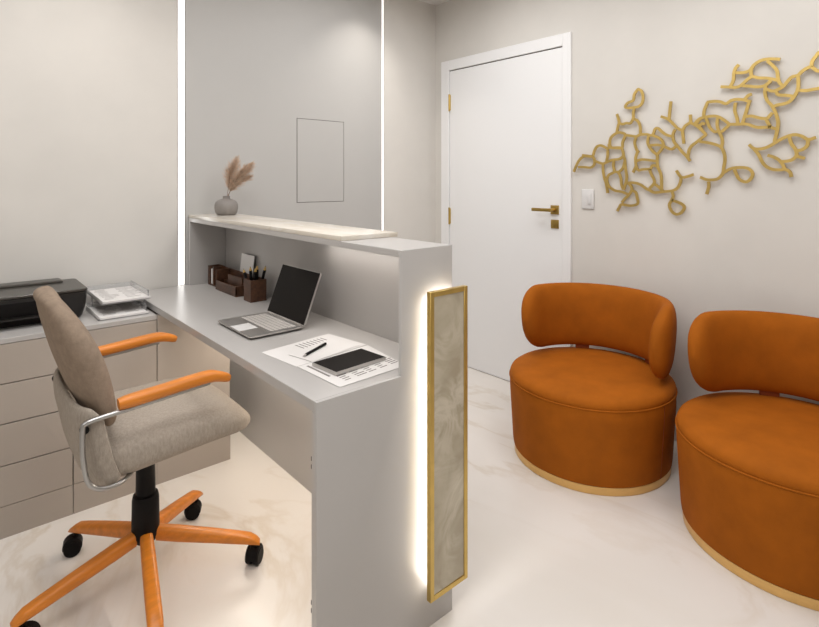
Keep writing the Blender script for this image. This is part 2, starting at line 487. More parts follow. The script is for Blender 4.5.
for bi, br in enumerate(BRANCHES):
    closed = br[0] == br[-1] and len(br) > 4
    pts = [Vector((XB - .017 - (bi % 9) * .00025, y, z)) for y, z in br]
    if closed:
        q = pts[:-1]
        path = catmull([q[-1]] + q + [q[0], q[1]], 5)[5:-5 - 0]
        path = path[:len(q) * 5]
        sc.tube(path, .0068, 4, (1, 0, 0), .004, 30, closed=True)
    else:
        path = catmull(pts, 5)
        sc.tube(path, .0068, 4, (1, 0, 0), .004, 30)
for y, z in ((1.438, 1.53), (1.26, 1.24), (1.08, 1.42), (.86, 1.5), (.70, 1.62), (.62, 1.8), (1.3, 1.44), (.74, 1.37)):
    best = min((((y - a) ** 2 + (z - b) ** 2), a, b) for br in BRANCHES for a, b in br)
    y, z = best[1], best[2]
    sc.tube([(XB - .0005, y, z), (XB - .0145, y, z)], .004, 8)
tag(sc.build('wall_sculpture', M['gold_art'], ang=50), 'gold branching coral-like metal sculpture mounted on the right wall', 'wall sculpture')

# ------------------------------------------------------------ reception desk
DX0, CX0, CX1, EY0 = .685, .955, 1.157, 1.137
ZD, ZT = .755, 1.105
YW = YA - .007
t = thing('reception_desk', 'grey reception desk with a raised counter and a low worktop behind it', 'reception desk', (CX0, 2.0, 0))
ET = .012
# end panel: one L-shaped board, thinner look on the raised part
p = MB()
p.prism([(DX0, 0), (CX1, 0), (CX1, ZT), (CX0, ZT), (CX0, ZD), (DX0, ZD)], lambda a, b, k: (a, EY0 + ET * k, b), .0012)
p.build('end_panel', M['laminate'], t)
MB().box(DX0, CX1 - .0125, EY0 + ET + .0003, EY0 + .0255, 0, ZD - .0283, .0008, 1).build('support_panel', M['laminate'], t)
MB().box(DX0, CX1 - .012, EY0 + ET + .0003, YW, ZD - .028, ZD, .0012, 1).build('worktop', M['laminate'], t)
MB().box(CX1 - .0118, CX1, EY0 + ET + .0003, YW, 0, ZT - .0203, .0008, 1).build('front_panel', M['laminate'], t)
MB().box(CX0, CX1, EY0 + ET + .0003, YW, ZT - .02, ZT, .0012, 1).build('counter_top', M['laminate'], t)
MB().box(CX0, CX1 - .0122, YW - .02, YW, ZD + .0003, ZT - .0203, .001, 1).build('wall_side_panel', M['laminate'], t)
for z in (.585, .605, .226, .246):
    MB().box(DX0 + .002, DX0 + .018, EY0 + .0258, EY0 + .033, z - .006, z + .006, .002).build('hinge_cap', M['black'], t)
# light under the worktop, along its back
u = MB().box(1.05, 1.075, 1.25, 2.75, ZD - .036, ZD - .0285, .001, 1).build('under_desk_light', M['ledwarm'], t)
u = MB().box(1.093, 1.107, 1.2, 1.8, ZT - .028, ZT - .0206, .001, 1).build('added_shelf_glow', M['ledwarm'], t)  # added glow strip under the counter top, brightens the desk below

# framed stone panel hung in front of the end panel, lit from behind
FX0, FX1, FZ0, FZ1, FY0, FY1 = 1.023, 1.175, .115, .986, 1.09, 1.106
t = thing('framed_stone_panel', 'tall narrow stone panel in a gold frame, backlit on the end of the reception desk', 'decorative panel', ((FX0 + FX1) / 2, FY1, FZ0))
fb = .0145
f = MB()
f.box(FX0, FX0 + fb, FY0, FY1, FZ0, FZ1, .0008, 1).box(FX1 - fb, FX1, FY0, FY1, FZ0, FZ1, .0008, 1)
f.box(FX0 + fb, FX1 - fb, FY0, FY1, FZ0, FZ0 + fb, .0008, 1).box(FX0 + fb, FX1 - fb, FY0, FY1, FZ1 - fb, FZ1, .0008, 1)
f.build('gold_frame', M['gold'], t)
MB().box(FX0 + fb, FX1 - fb, FY0 + .003, FY1 - .002, FZ0 + fb, FZ1 - fb).build('stone_inlay', M['inlay'], t)
lb = MB()
lb.box(1.056, 1.062, FY1, EY0 - .0005, FZ0 + .012, .966).box(1.0622, CX1 - .003, FY1, EY0 - .0005, .960, .966)
lb.build('backlight', M['ledwarm'], t)

# loose stone slab on the counter
tag(MB().prism([(.955, 1.437), (1.182, 1.426), (1.182, YW), (.955, YW)], lambda a, b, k: (a, b, ZT + .0003 + .0157 * k), .0012).build('counter_slab', M['stone']),
    'thin cream veined stone slab lying on the raised reception counter', 'stone slab')
ZS = ZT + .016

# ----------------------------------------------------------------- cabinets
CY, CZ = 2.43, .7255
YB = YW
def fronts(t, rects, nm):
    for (x0, x1, z0, z1) in rects:
        MB().box(x0 + .0018, x1 - .0018, CY, CY + .018, z0 + .0018, z1 - .0018, .001, 1).build(nm, M['cabinet'], t)
t = thing('drawer_cabinet', 'low warm grey cabinet of four drawers under the printer, behind the chair', 'cabinet', (.04, CY, 0))
MB().box(-.30, .371, CY + .019, YB, .116, .705).build('carcass', M['gap'], t)
MB().box(-.30, .371, CY, YB, 0, .114).build('plinth', M['cabinet'], t)
zs = [.114, .262, .414, .56, .706]
fronts(t, [(-.30, .372, zs[i], zs[i + 1]) for i in range(4)], 'drawer_front')
t = thing('door_cabinet', 'low warm grey cabinet with one tall plain door, beneath the paper trays', 'cabinet', (.53, CY, 0))
MB().box(.3735, .677, CY + .019, YB, .116, .705).build('carcass', M['gap'], t)
MB().box(.3735, .6785, CY, YB, 0, .114).build('plinth', M['cabinet'], t)
fronts(t, [(.372, .679, .114, .706)], 'cabinet_door')
t = thing('corner_cabinet', 'low warm grey plain cabinet under the reception worktop, behind the chair arms', 'cabinet', (.84, CY, 0))
MB().box(.6815, .998, CY + .019, YB, .116, .722).build('carcass', M['gap'], t)
MB().box(.6795, 1.0, CY, YB, 0, .114).build('plinth', M['cabinet'], t)
fronts(t, [(.679, .999, .114, .7255)], 'cabinet_door')
tag(MB().box(-.30, .6785, CY, YB, .7065, CZ, .001, 1).build('cabinet_top', M['laminate']),
    'pale grey continuous top over the low cabinets, carrying printer and paper trays', 'countertop')

# ------------------------------------------------------------------ printer
t = thing('printer', 'black flatbed printer on the low cabinet, cut by the left picture edge', 'printer', (.2, 2.69, CZ))
def rr_ring(x0, x1, y0, y1, r, z):
    return [(a, b, z) for a, b in rrect(x0, x1, y0, y1, r)]
z0 = CZ + .004
MB().loft([rr_ring(.0, .426, 2.60, 2.80, .02, CZ + .0005), rr_ring(-.004, .433, 2.588, 2.80, .02, z0 + .008), rr_ring(-.012, .441, 2.562, 2.83, .022, .79), rr_ring(-.018, .444, 2.548, 2.84, .022, .842)]).build('body', M['printer'], t)
lid = MB().loft([rr_ring(-.018, .445, 2.546, 2.842, .022, .8445), rr_ring(-.018, .445, 2.546, 2.842, .022, .851), rr_ring(-.015, .442, 2.550, 2.838, .02, .8545)]).build('scanner_lid', M['printer_lid'], t)
MB().loft([rr_ring(-.01, .385, 2.755, 2.845, .012, .8548), rr_ring(-.01, .385, 2.755, 2.845, .012, .860), rr_ring(-.004, .379, 2.761, 2.840, .01, .8635)]).build('feeder_cover', M['printer_lid'], t)
MB().box(.02, .355, 2.552, 2.57, .772, .828, .003).build('output_slot', M['black'], t)
MB().box(.03, .345, 2.535, 2.556, .762, .768, .002).build('output_tray', M['printer'], t)

# -------------------------------------------------------------- letter trays
def letter_tray(name, x0, x1, y0, y1, zb, label, legs):
    t = thing(name, label, 'paper tray', ((x0 + x1) / 2, (y0 + y1) / 2, zb), 'stacked letter trays beside the printer')
    b = MB()
    b.box(x0, x1, y0, y1, zb + .0003, zb + .004)
    b.box(x0, x1, y0, y0 + .004, zb + .0003, zb + .013, .001, 1)
    b.box(x0, x0 + .004, y0, y1, zb + .0003, zb + .018, .001, 1)
    b.build('tray_base', M['tray'], t)
    b = MB().box(x1 - .004, x1, y0 + .03, y1, zb + .0043, zb + .035, .001, 1).box(x0 + .004, x1 - .004, y1 - .004, y1, zb + .0043, zb + .03, .001, 1)
    b.build('clear_side', M['clear'], t)
    if legs:
        for lx, yy in ((x1 + .003, y0 + .09), (x1 + .003, y1 - .03), (x0 + .021, y1 + .002), (x1 - .02, y1 + .002)):
            MB().box(lx, lx + .007, yy, yy + .012, zb, .7808, .001, 1).build('post', M['clear'], t)
    return t
def sheet_stack(x0, x1, y0, y1, z, n, label, seed):
    s = MB()
    r = random.Random(seed)
    for k in range(n):
        dx, dy = r.uniform(-.002, .002), r.uniform(-.002, .002)
        s.box(x0 + dx, x1 + dx, y0 + dy, y1 + dy, z + k * .0009 + .0003, z + (k + 1) * .0009 + .0002)
    t = thing('paper_stack', label, 'paper', ((x0 + x1) / 2, (y0 + y1) / 2, z), 'papers in the letter trays')
    zt = z + n * .0009 + .0004
    p = s
    p.split = len(p.bm.faces)
    for k in range(9):
        y = y1 - .03 - k * (y1 - y0 - .05) / 9
        for j in range(2):
            xa = x0 + .015 + j * (x1 - x0) * .48 + r.uniform(0, .01)
            p.box(xa, xa + (x1 - x0) * r.uniform(.18, .4), y, y + .0055, zt, zt + .0003)
    s.build('sheets', M['paper'], t, mat2=M['ink'])
letter_tray('letter_tray', .468, .657, 2.472, 2.737, CZ + .0003, 'lower white tray of the pair beside the printer, resting on the cabinet top', True)
sheet_stack(.474, .651, 2.480, 2.73, CZ + .0048, 6, 'printed papers lying in the lower white letter tray', 3)
letter_tray('letter_tray', .487, .676, 2.515, 2.84, .781, 'upper white tray of the pair beside the printer, raised on clear posts', False)
sheet_stack(.493, .670, 2.523, 2.832, .7855, 6, 'printed papers lying in the upper white letter tray', 5)
# ----------------------------------------------------------------- desk items
zt = ZD + .0004
t = thing('laptop', 'open silver laptop with a dark screen on the worktop', 'laptop', (.885, 1.87, zt))
LX0, LX1, LY0, LY1 = .777, .986, 1.722, 2.018
b = MB().loft([[(a, c, zt + .0015) for a, c in rrect(LX0 + .022, LX1 - .006, LY0 + .012, LY1 - .012, .01)],
               [(a, c, zt + .0082) for a, c in rrect(LX0, LX1, LY0, LY1, .011)],
               [(a, c, zt + .0105) for a, c in rrect(LX0, LX1, LY0, LY1, .011)],
               [(a, c, zt + .0118) for a, c in rrect(LX0 + .001, LX1 - .001, LY0 + .001, LY1 - .001, .01)]])
for a in (LX0 + .035, LX1 - .02):
    for c in (LY0 + .02, LY1 - .02):
        b.box(a - .005, a + .005, c - .005, c + .005, zt, zt + .004)
b.build('base', M['alu'], t)
MB().box(.862, .966, 1.742, 1.998, zt + .0117, zt + .0121).build('key_well', M['ink'], t)
k = MB()
for r in range(6):
    x = .864 + r * .0172
    n = 14
    y = 1.744
    if r == 0:
        ws = [.018] * 4 + [.09] + [.018] * 5 + [.018 + .0]
        ws = [w_ * .252 / (sum(ws) + .002 * (len(ws) - 1)) for w_ in ws]
        gap = .002 * .252 / .252
        ws = [w_ - .0002 for w_ in ws]
    else:
        ws = [(.252 - .002 * (n - 1)) / n] * n
    for w_ in ws:
        k.box(x, x + .0148, y, y + w_, zt + .0122, zt + .0132, .0006, 1)
        y += w_ + .002
k.build('keyboard', M['keys'], t)
MB().box(.782, .852, 1.82, 1.903, zt + .0117, zt + .0122).build('touchpad', M['pad'], t)
lean = Matrix.Rotation(math.radians(21), 3, 'Y')
pv = (.984, 1.87, zt + .012)
sm = MB()
sm.loft([[(LX1 - .0035, a, c) for a, c in rrect(LY0, LY1, zt + .013, zt + .212, .008)], [(LX1 + .0025, a, c) for a, c in rrect(LY0, LY1, zt + .013, zt + .212, .008)]])
for v in sm.bm.verts:
    v.co = lean @ (v.co - Vector(pv)) + Vector(pv)
lid = sm.build('screen_lid', M['alu'], t)
MB().box(LX1 - .0043, LX1 - .0036, LY0 + .002, LY1 - .002, zt + .016, zt + .210, 0, rot=lean, piv=pv).build('display', M['screen'], lid)
hb = MB().tube([(.9845, LY0 + .02, zt + .0135), (.9845, LY1 - .02, zt + .0135)], .004, 10)
hb.build('hinge_bar', M['alu'], t)

# papers, tablet, pen
def quad_sheet(name, label, c4, z, lines, group=None, mat_=None, txt=None):
    t = thing(name, label, 'paper', (sum(p[0] for p in c4) / 4, sum(p[1] for p in c4) / 4, z), group)
    m = MB().prism(c4, lambda a, b, k: (a, b, z + .0005 * k))
    m.split = len(m.bm.faces)
    if lines:
        o, ex, ey = Vector((*c4[0], 0)), Vector((*c4[1], 0)) - Vector((*c4[0], 0)), Vector((*c4[3], 0)) - Vector((*c4[0], 0))
        for (u0, u1, v0, v1) in lines:
            q = [o + ex * u + ey * v for u, v in ((u0, v0), (u1, v0), (u1, v1), (u0, v1))]
            m.prism([(p.x, p.y) for p in q], lambda a, b, k: (a, b, z + .00052 + .0002 * k))
    m.build('sheet', mat_ or M['paper'], t, mat2=M['ink'])
    return t
r = random.Random(11)
ln = []
for k in range(8):
    v = .42 + k * .055
    ln.append((.10 + k * .0, .10 + r.uniform(.2, .34), v, v + .016))
quad_sheet('paper_sheet', 'white printed sheet lying nearest the laptop, mostly under the sheet with the pen', [(.752, 1.584), (.772, 1.395), (1.052, 1.432), (1.024, 1.622)], zt, ln, 'sheets on the worktop')
ln = [(.07, .62, .075, .10)]
for c in range(5):
    for k in range(5):
        u = .62 + k * .06
        v = .14 + c * .16
        ln.append((u, u + .022, v, v + r.uniform(.07, .13)))
quad_sheet('paper_sheet', 'white printed sheet under the black tablet, nearest the desk end', [(.774, 1.391), (.781, 1.181), (1.02, 1.192), (1.05, 1.422)], zt + .0007, ln, 'sheets on the worktop')
quad_sheet('paper_sheet', 'small bright sheet with the pen lying on it, between laptop and tablet', [(.803, 1.506), (.826, 1.397), (1.029, 1.439), (1.004, 1.565)], zt + .0014, [(.06, .95, .0, .006)], 'sheets on the worktop')
t = thing('tablet', 'black screened tablet with a silver edge lying on the papers', 'tablet', (.905, 1.31, zt + .0013))
c4 = [(.807, 1.367), (.815, 1.252), (1.003, 1.266), (.995, 1.38)]
MB().prism(c4, lambda a, b, k: (a, b, zt + .0015 + .0105 * k), .0015).build('body', M['alu'], t)
cc = Vector((.905, 1.316))
MB().prism([tuple(cc + (Vector(p) - cc) * .965) for p in c4], lambda a, b, k: (a, b, zt + .0121 + .0006 * k)).build('display', M['screen'], t)
t = thing('pen', 'dark slim pen lying on the small bright sheet', 'pen', (.89, 1.485, zt + .002))
d = Vector((.136, .071, 0)).normalized()
a = Vector((.824, 1.449, zt + .0066))
MB().tube([a + d * .014, a + d * .135], .0045, 12).build('barrel', M['black'], t)
MB().tube([a, a + d * .0139], [.001, .004], 12).build('tip', M['alu'], t)
MB().tube([a + d * .10, a + d * .134], .0012, 8).build('clip', M['alu'], t)
for o in t.children:
    if o.name.startswith('clip'):
        o.location.z = .0048

# organizer
t = thing('desk_organizer', 'dark wooden desk organizer with stepped compartments at the back of the worktop', 'desk organizer', (1.06, 2.6, zt))
MB().box(1.018, 1.098, 2.412, 2.66, zt, zt + .006).box(1.038, 1.098, 2.66, 2.815, zt, zt + .006).build('base_board', M['dwood'], t)
MB().box(1.018, 1.025, 2.412, 2.657, zt + .0062, zt + .046, .001, 1).build('front_board', M['dwood'], t)
MB().box(1.050, 1.056, 2.4190, 2.585, zt + .0062, zt + .082, .001, 1).build('middle_board', M['dwood'], t)
MB().box(1.091, 1.098, 2.419, 2.735, zt + .0062, zt + .096, .001, 1).build('back_board', M['dwood'], t)
MB().box(1.018, 1.098, 2.412, 2.4188, zt + .0062, zt + .05, .001, 1).build('end_board', M['dwood'], t)
p = MB()
p.box(1.038, 1.098, 2.809, 2.815, zt + .0062, zt + .099, .001, 1).box(1.038, 1.098, 2.735, 2.741, zt + .0062, zt + .099, .001, 1)
p.box(1.092, 1.098, 2.740, 2.810, zt + .0062, zt + .099, .001, 1).box(1.038, 1.043, 2.740, 2.752, zt + .0062, zt + .099)
p.box(1.038, 1.0445, 2.791, 2.810, zt + .0062, zt + .099)
MB().box(1.018, 1.090, 2.6505, 2.6565, zt + .0465, zt + .097, .001, 1).build('divider', M['dwood'], t)
p.build('tall_compartment', M['dwood'], t)
tag(MB().box(1.0445, 1.085, 2.752, 2.788, zt + .0064, zt + .084, .001, 1).build('notepad', M['card']), 'white notepad standing in the tall compartment of the wooden organizer', 'notepad')
rc = Matrix.Rotation(math.radians(7), 3, 'Y')
tag(MB().box(1.108, 1.110, 2.455, 2.60, zt + .0004, zt + .178, 0, rot=rc, piv=(1.109, 2.5, zt + .0004)).build('blank_card', M['card']), 'tall blank white card standing behind the wooden organizer, against the counter back', 'card')
# pencil cup
t = thing('pencil_cup', 'square dark wooden pencil cup beside the laptop', 'pencil cup', (1.06, 2.295, zt))
c = MB()
x0, x1, y0, y1, zz, hh = 1.022, 1.098, 2.258, 2.332, zt, .098
c.box(x0, x1, y0, y1, zz, zz + .006)
c.box(x0, x0 + .006, y0, y1, zz + .006, zz + hh, .0008, 1).box(x1 - .006, x1, y0, y1, zz + .006, zz + hh, .0008, 1)
c.box(x0 + .006, x1 - .006, y0, y0 + .006, zz + .006, zz + hh, .0008, 1).box(x0 + .006, x1 - .006, y1 - .006, y1, zz + .006, zz + hh, .0008, 1)
c.build('box', M['dwood'], t)
PEN = [((1.035, 2.272), (1.035, 2.365), .138, 'black pencil leaning furthest left in the wooden cup, towards the organizer'),
       ((1.05, 2.308), (1.05, 2.324), .152, 'second black pencil from the left in the wooden cup'),
       ((1.066, 2.288), (1.064, 2.283), .163, 'middle black pencil of the wooden cup, with the broadest light tip'),
       ((1.05, 2.286), (1.05, 2.268), .155, 'black pencil just right of the middle in the wooden cup'),
       ((1.086, 2.314), (1.087, 2.244), .162, 'black pencil leaning furthest right in the wooden cup, towards the laptop')]
for (bx, by), (tx, ty), hz, lb in PEN:
    t = thing('pencil', lb, 'pencil', (bx, by, zt + .0065), 'black pencils in the wooden cup')
    A = Vector((bx, by, zt + .0085)); B = Vector((tx, ty, zt + hz)); d = (B - A)
    MB().tube([A, A + d * .86], .0066, 8).build('shaft', M['black'], t)
    MB().tube([A + d * .861, A + d * .96], [.0066, .0026], 8).build('sharpened_tip', M['tip'], t)
    MB().tube([A + d * .961, A + d], [.0016, .0004], 8).build('lead', M['graphite'], t)

# vase and dried grass
VX, VY = 1.10, 2.725
prof = [(.040, 0), (.047, .004), (.053, .016), (.056, .034), (.0555, .050), (.051, .063), (.042, .072), (.028, .0775), (.0185, .080), (.0165, .085), (.0172, .093), (.0155, .0935), (.0135, .087), (.0135, .077), (.04, .06), (.047, .035), (.038, .008)]
tag(MB().lathe([(a_ * 1.05, b_ * 1.05) for a_, b_ in prof], (VX, VY, ZS + .0002), 36).build('vase', M['vase'], ang=60), 'small round grey ceramic vase with a narrow neck on the counter slab', 'vase')
t = thing('pampas_bouquet', 'dried beige pampas grass standing in the grey vase', 'dried plant', (VX, VY, ZS + .012))
# horizontal direction that reads as sideways for someone at the desk
sd = Vector((.756, -.655, 0)); fd = Vector((.655, .756, 0))
base = Vector((VX, VY, ZS + .012))
def plume(path, L, wmax, n, seed, dens=1.0):
    r = random.Random(seed)
    m = MB()
    P = catmull(path, 8)
    stem = MB().tube(P, .0013, 6)
    for i in range(n):
        f = r.random() ** .85
        q = P[min(int(f * (len(P) - 1)), len(P) - 1)]
        tng = (P[min(int(f * (len(P) - 1)) + 1, len(P) - 1)] - P[max(int(f * (len(P) - 1)) - 1, 0)]).normalized()
        a = r.uniform(0, 2 * PI)
        e = Vector((math.cos(a), math.sin(a), r.uniform(-.5, .5))).normalized()
        w_ = wmax * (math.sin(PI * min(1, f * .85 + .12)) ** .7) * r.uniform(.5, 1.1)
        l = L * r.uniform(.6, 1.1)
        p1 = q + tng * l * .45 + e * w_ * .6
        p2 = q + tng * l + e * w_ + Vector((0, 0, -.004))
        m.tube([q, p1, p2], [.0009, .0011, .0003], 3)
    return stem, m
def seg_path(base, pts):
    return [base + sd * a + fd * c + Vector((0, 0, b)) for a, b, c in pts]
S1p = seg_path(base, [(0, 0, 0), (.002, .07, 0), (.012, .135, 0), (.024, .205, .003), (.046, .27, .006)])
S2p = seg_path(base, [(0, 0, 0), (.006, .07, 0), (.032, .135, -.004), (.075, .195, -.01), (.122, .245, -.014)])
S3p = seg_path(base, [(0, 0, 0), (.004, .07, 0), (.020, .115, .008), (.055, .16, .014), (.10, .185, .018)])
for pth, L, w_, n, sd_ in ((S1p, .036, .046, 520, 1), (S2p, .036, .052, 620, 2), (S3p, .032, .048, 450, 3)):
    st, _ = plume(pth, L, w_, 0, sd_)
    st.build('stem', M['stem'], t)
    hp = [p for p in catmull(pth, 6)][11:]
    _, pl = plume(hp, L, w_, n, sd_)
    pl.build('plume', M['plume'], t)

# ------------------------------------------------------------- lounge chairs
def se(a, b, n, ang, sc_=1.0):
    c, s = math.cos(ang), math.sin(ang)
    r = ((abs(c) / a) ** n + (abs(s) / b) ** n) ** (-1 / n)
    return r * sc_ * c, r * sc_ * s
SA, SB, SN = .352, .352, 2.04
def ring(sc_, z, seg=72):
    return [(*se(SA, SB, SN, 2 * PI * k / seg, sc_), z) for k in range(seg)]
def lounge_chair(label):
    # back towards local +X, front towards local -X
    t = thing('tub_chair', label, 'armchair', (0, 0, 0), 'rust tub chairs')
    MB().loft([ring(.985, .0005), ring(.99, .003), ring(.99, .034)]).build('base_ring', M['gold_base'], t)
    MB().loft([ring(.985, .0345), ring(1.0, .038), ring(1.01, .06), ring(1.03, .18), ring(1.05, .30), ring(1.055, .352), ring(1.048, .357)]).build('drum', M['suede'], t)
    MB().loft([ring(1.045, .3575), ring(1.053, .364), ring(1.048, .376), ring(1.03, .388), ring(.99, .398), ring(.9, .405), ring(.7, .407), ring(.4, .409), ring(.1, .410)]).build('seat_cushion', M['suede'], t)
    MB().tube(ring(1.054, .3575), .0035, 8, closed=True).build('piping', M['suede'], t)
    for ang in (-99, 70):
        a = math.radians(ang)
        pts = [Vector((*se(SA, SB, SN, a, s_), z)) for s_, z in ((1.004, .04), (1.031, .18), (1.051, .30), (1.056, .352))]
        MB().tube(pts, .0016, 6).build('seam', M['suede_dark'], t)
    # wrap-around back
    H, T = .163, .043
    zc = .586
    amax = 101.0
    rings = []
    NS = 64
    for i in range(NS + 1):
        q = -1 + 2 * i / NS
        q = math.sin(q * PI / 2) * .35 + q * .65
        ang = math.radians(amax * q)
        # arc distance from the end
        dend = (1 - abs(q)) * math.radians(amax) * .37
        R = .16
        k = 1.0 if dend >= R else max(.02, (1 - ((R - dend) / R) ** 2.05) ** (1 / 2.05))
        kt = 1.0 if dend >= .085 else max(.05, (1 - ((.085 - dend) / .085) ** 2.0) ** (1 / 2.0))
        rr = []
        sx = 28
        for j in range(sx):
            a = 2 * PI * j / sx
            dr = T * kt * spow(math.cos(a), 2 / 2.5)
            dz = H * k * spow(math.sin(a), 2 / 2.6)
            zz = zc + dz + (1 - k) * -.0
            x, y = se(SA, SB, SN, ang)
            rad = math.hypot(x, y)
            f = (rad * .925 + dr + .012 * (dz / H)) / rad
            rr.append((x * f, y * f, zz))
        rings.append(rr)
    MB().loft(rings).build('backrest', M['suede'], t, ang=75)
    for ang in (-34, 34):
        a = math.radians(ang)
        c = MB()
        x, y = se(SA, SB, SN, a, .915)
        c.box(-.012, .012, -.035, .035, .392, .448, .004, rot=Matrix.Rotation(a, 3, 'Z'), piv=(0, 0, .42))
        for v in c.bm.verts:
            v.co += Vector((x, y, 0))
        c.build('connector', M['suede_dark'], t)
    return t
lc = lounge_chair('rust suede tub chair nearest the white door, shown whole')
lc.location = (2.315, 1.361, 0)
lc.rotation_euler = (0, 0, math.radians(3))
l2 = dup(lc)
l2['label'] = 'rust suede tub chair in the right foreground, cut by the picture edge'
l2.location = (2.304, .553, 0)
l2.rotation_euler = (0, 0, math.radians(-7))

# -------------------------------------------------------------- office chair
OX, OY = .487, 1.868
t = thing('office_chair', 'grey upholstered swivel chair with orange wooden arms and star base', 'office chair', (OX, OY, 0))
MB().lathe([(.010, .086), (.013, .089), (.013, .132), (.030, .136), (.038, .15), (.042, .16), (.040, .272), (.037, .286), (.030, .288)], (OX, OY, 0), 24).build('column_sleeve', M['black'], t)
MB().lathe([(.0295, .2883), (.028, .40), (.031, .405), (.031, .449)], (OX, OY, 0), 24).build('gas_lift', M['black'], t)
MB().box(OX - .06, OX + .07, OY - .05, OY + .05, .449, .475, .008).build('tilt_mechanism', M['black'], t)
for k in range(5):
    a = math.radians(43.6 + 72 * k)
    d = Vector((math.cos(a), math.sin(a), 0)); s = Vector((-math.sin(a), math.cos(a), 0))
    rings = []
    for rr_, ztop, zbot, hw in ((.034, .180, .134, .019), (.10, .165, .120, .0205), (.20, .141, .102, .021), (.29, .118, .085, .021), (.328, .107, .078, .0205), (.347, .092, .075, .019), (.357, .080, .073, .016)):
        c = Vector((OX, OY, 0)) + d * rr_
        h_ = (ztop - zbot) / 2
        m_ = (ztop + zbot) / 2
        rg = []
        for j in range(16):
            b_ = 2 * PI * (j + .5) / 16
            rg.append(c + s * hw * spow(math.cos(b_), 2 / 3.2) + Vector((0, 0, m_ + h_ * spow(math.sin(b_), 2 / 3.2))))
        rings.append(rg)
    MB().loft(rings).build('base_leg', M['owood'], t)
    cx, cy = OX + d.x * .334, OY + d.y * .334
    ca = a + [1.9, .9, 2.6, .4, 1.2][k]
    dd = Vector((math.cos(ca), math.sin(ca), 0)); ss = Vector((-dd.y, dd.x, 0))
    ctr = Vector((cx, cy, 0)) + dd * .012
    hood = MB()
    hood.tube([Vector((cx, cy, .060)), Vector((cx, cy, .0775))], .008, 10)
    prof = []
    for off in (-.021, -.017, .017, .021):
        rad = .030 if abs(off) < .02 else .026
        prof.append([ctr + ss * off + dd * rad * math.cos(2 * PI * j / 20) + Vector((0, 0, .0335 + rad * max(-.35, math.sin(2 * PI * j / 20)))) for j in range(20)])
    hood.loft(prof)
    hd_ = hood.build('caster', M['black'], t)
    for off in (-.0125, .0125):
        wl = []
        for o2, rad in ((-.0105, .024), (-.0075, .0268), (.0075, .0268), (.0105, .024)):
            wl.append([ctr + ss * (off + o2) + dd * rad * math.cos(2 * PI * j / 24) + Vector((0, 0, .0272 + rad * math.sin(2 * PI * j / 24))) for j in range(24)])
        MB().loft(wl).build('wheel', M['black'], hd_)

# seat: sections across the width, stepped from back to front
def seat():
    rings = []
    N = 40
    xs0, xs1 = .300, .790
    for i in range(N + 1):
        q = i / N
        u = .5 - .5 * math.cos(PI * q)
        x = xs0 + (xs1 - xs0) * u
        # half width with rounded front corners
        fr = (xs1 - x) / .12
        k = 1 if fr >= 1 else max(.25, (1 - (1 - fr) ** 2.4) ** (1 / 2.4) * .75 + .25) if fr > 0 else .25
        bk = (x - xs0) / .05
        kb = 1 if bk >= 1 else .86 + .14 * math.sqrt(max(0, 1 - (1 - bk) ** 2))
        hw = .222 * k * kb
        # bottom and top lines with tilt and waterfall front
        bot = .441 + (x - .36) * .08
        top = .588 + (x - .36) * .01 - .085 * max(0, (x - .60) / .19) ** 2
        e = min(1, max(.04, fr / .5))
        kt = (1 - (1 - min(1, e)) ** 2.2) ** (1 / 2.2)
        e2 = min(1, max(.04, (x - xs0) / .035))
        kt *= (1 - (1 - e2) ** 2.2) ** (1 / 2.2)
        mid = bot + (top - bot) * (.5 if x < .6 else .5)
        hh_ = (top - bot) / 2 * max(.1, kt)
        rg = []
        for j in range(32):
            a = 2 * PI * (j + .5) / 32
            rg.append((x, OY + hw * spow(math.cos(a), 2 / 3.6), mid + hh_ * spow(math.sin(a), 2 / 3.0)))
        rings.append(rg)
    return MB().loft(rings)
seat().build('seat', M['linen'], t, ang=70)
# back shell: a band that hugs the lower back and runs under the seat
def shell():
    pth = []
    for i in range(33):
        a = math.radians(-86 + 172 * i / 32)
        # squarish U in plan, opening to +X
        x = .335 - .075 * spow(math.cos(a), 2 / 3.4)
        y = OY + .243 * spow(math.sin(a), 2 / 3.4)
        if abs(a) > PI / 2:
            x = .335 + (abs(a) - PI / 2) * .05
            y = OY + .243 * (1 if a > 0 else -1)
        pth.append((x, y))
    rings = []
    n = len(pth)
    for i, (x, y) in enumerate(pth):
        p0 = pth[max(0, i - 1)]; p1 = pth[min(n - 1, i + 1)]
        tx, ty = p1[0] - p0[0], p1[1] - p0[1]
        l = math.hypot(tx, ty)
        nx, ny = ty / l, -tx / l
        e = min(i, n - 1 - i) / 3
        k = min(1, .55 + .45 * e)
        e4 = max(0, 1 - min(i, n - 1 - i) / 5)
        top, bot = .690 - .03 * e4 ** 2, .452 + .03 * e4 ** 2
        rg = []
        for j in range(24):
            a = 2 * PI * (j + .5) / 24
            th = .013 * k * spow(math.cos(a), 2 / 2.4)
            z = (top + bot) / 2 + (top - bot) / 2 * (.97 + .03 * k) * spow(math.sin(a), 2 / 5)
            f = (z - bot) / (top - bot)
            lean_ = .045 * (1 - f) ** 1.6
            rg.append((x + nx * th + lean_, y + ny * th + (OY - y) * .05 * (1 - f) ** 2, z))
        rings.append(rg)
    return MB().loft(rings)
shell().build('back_shell', M['linen'], t, ang=70)
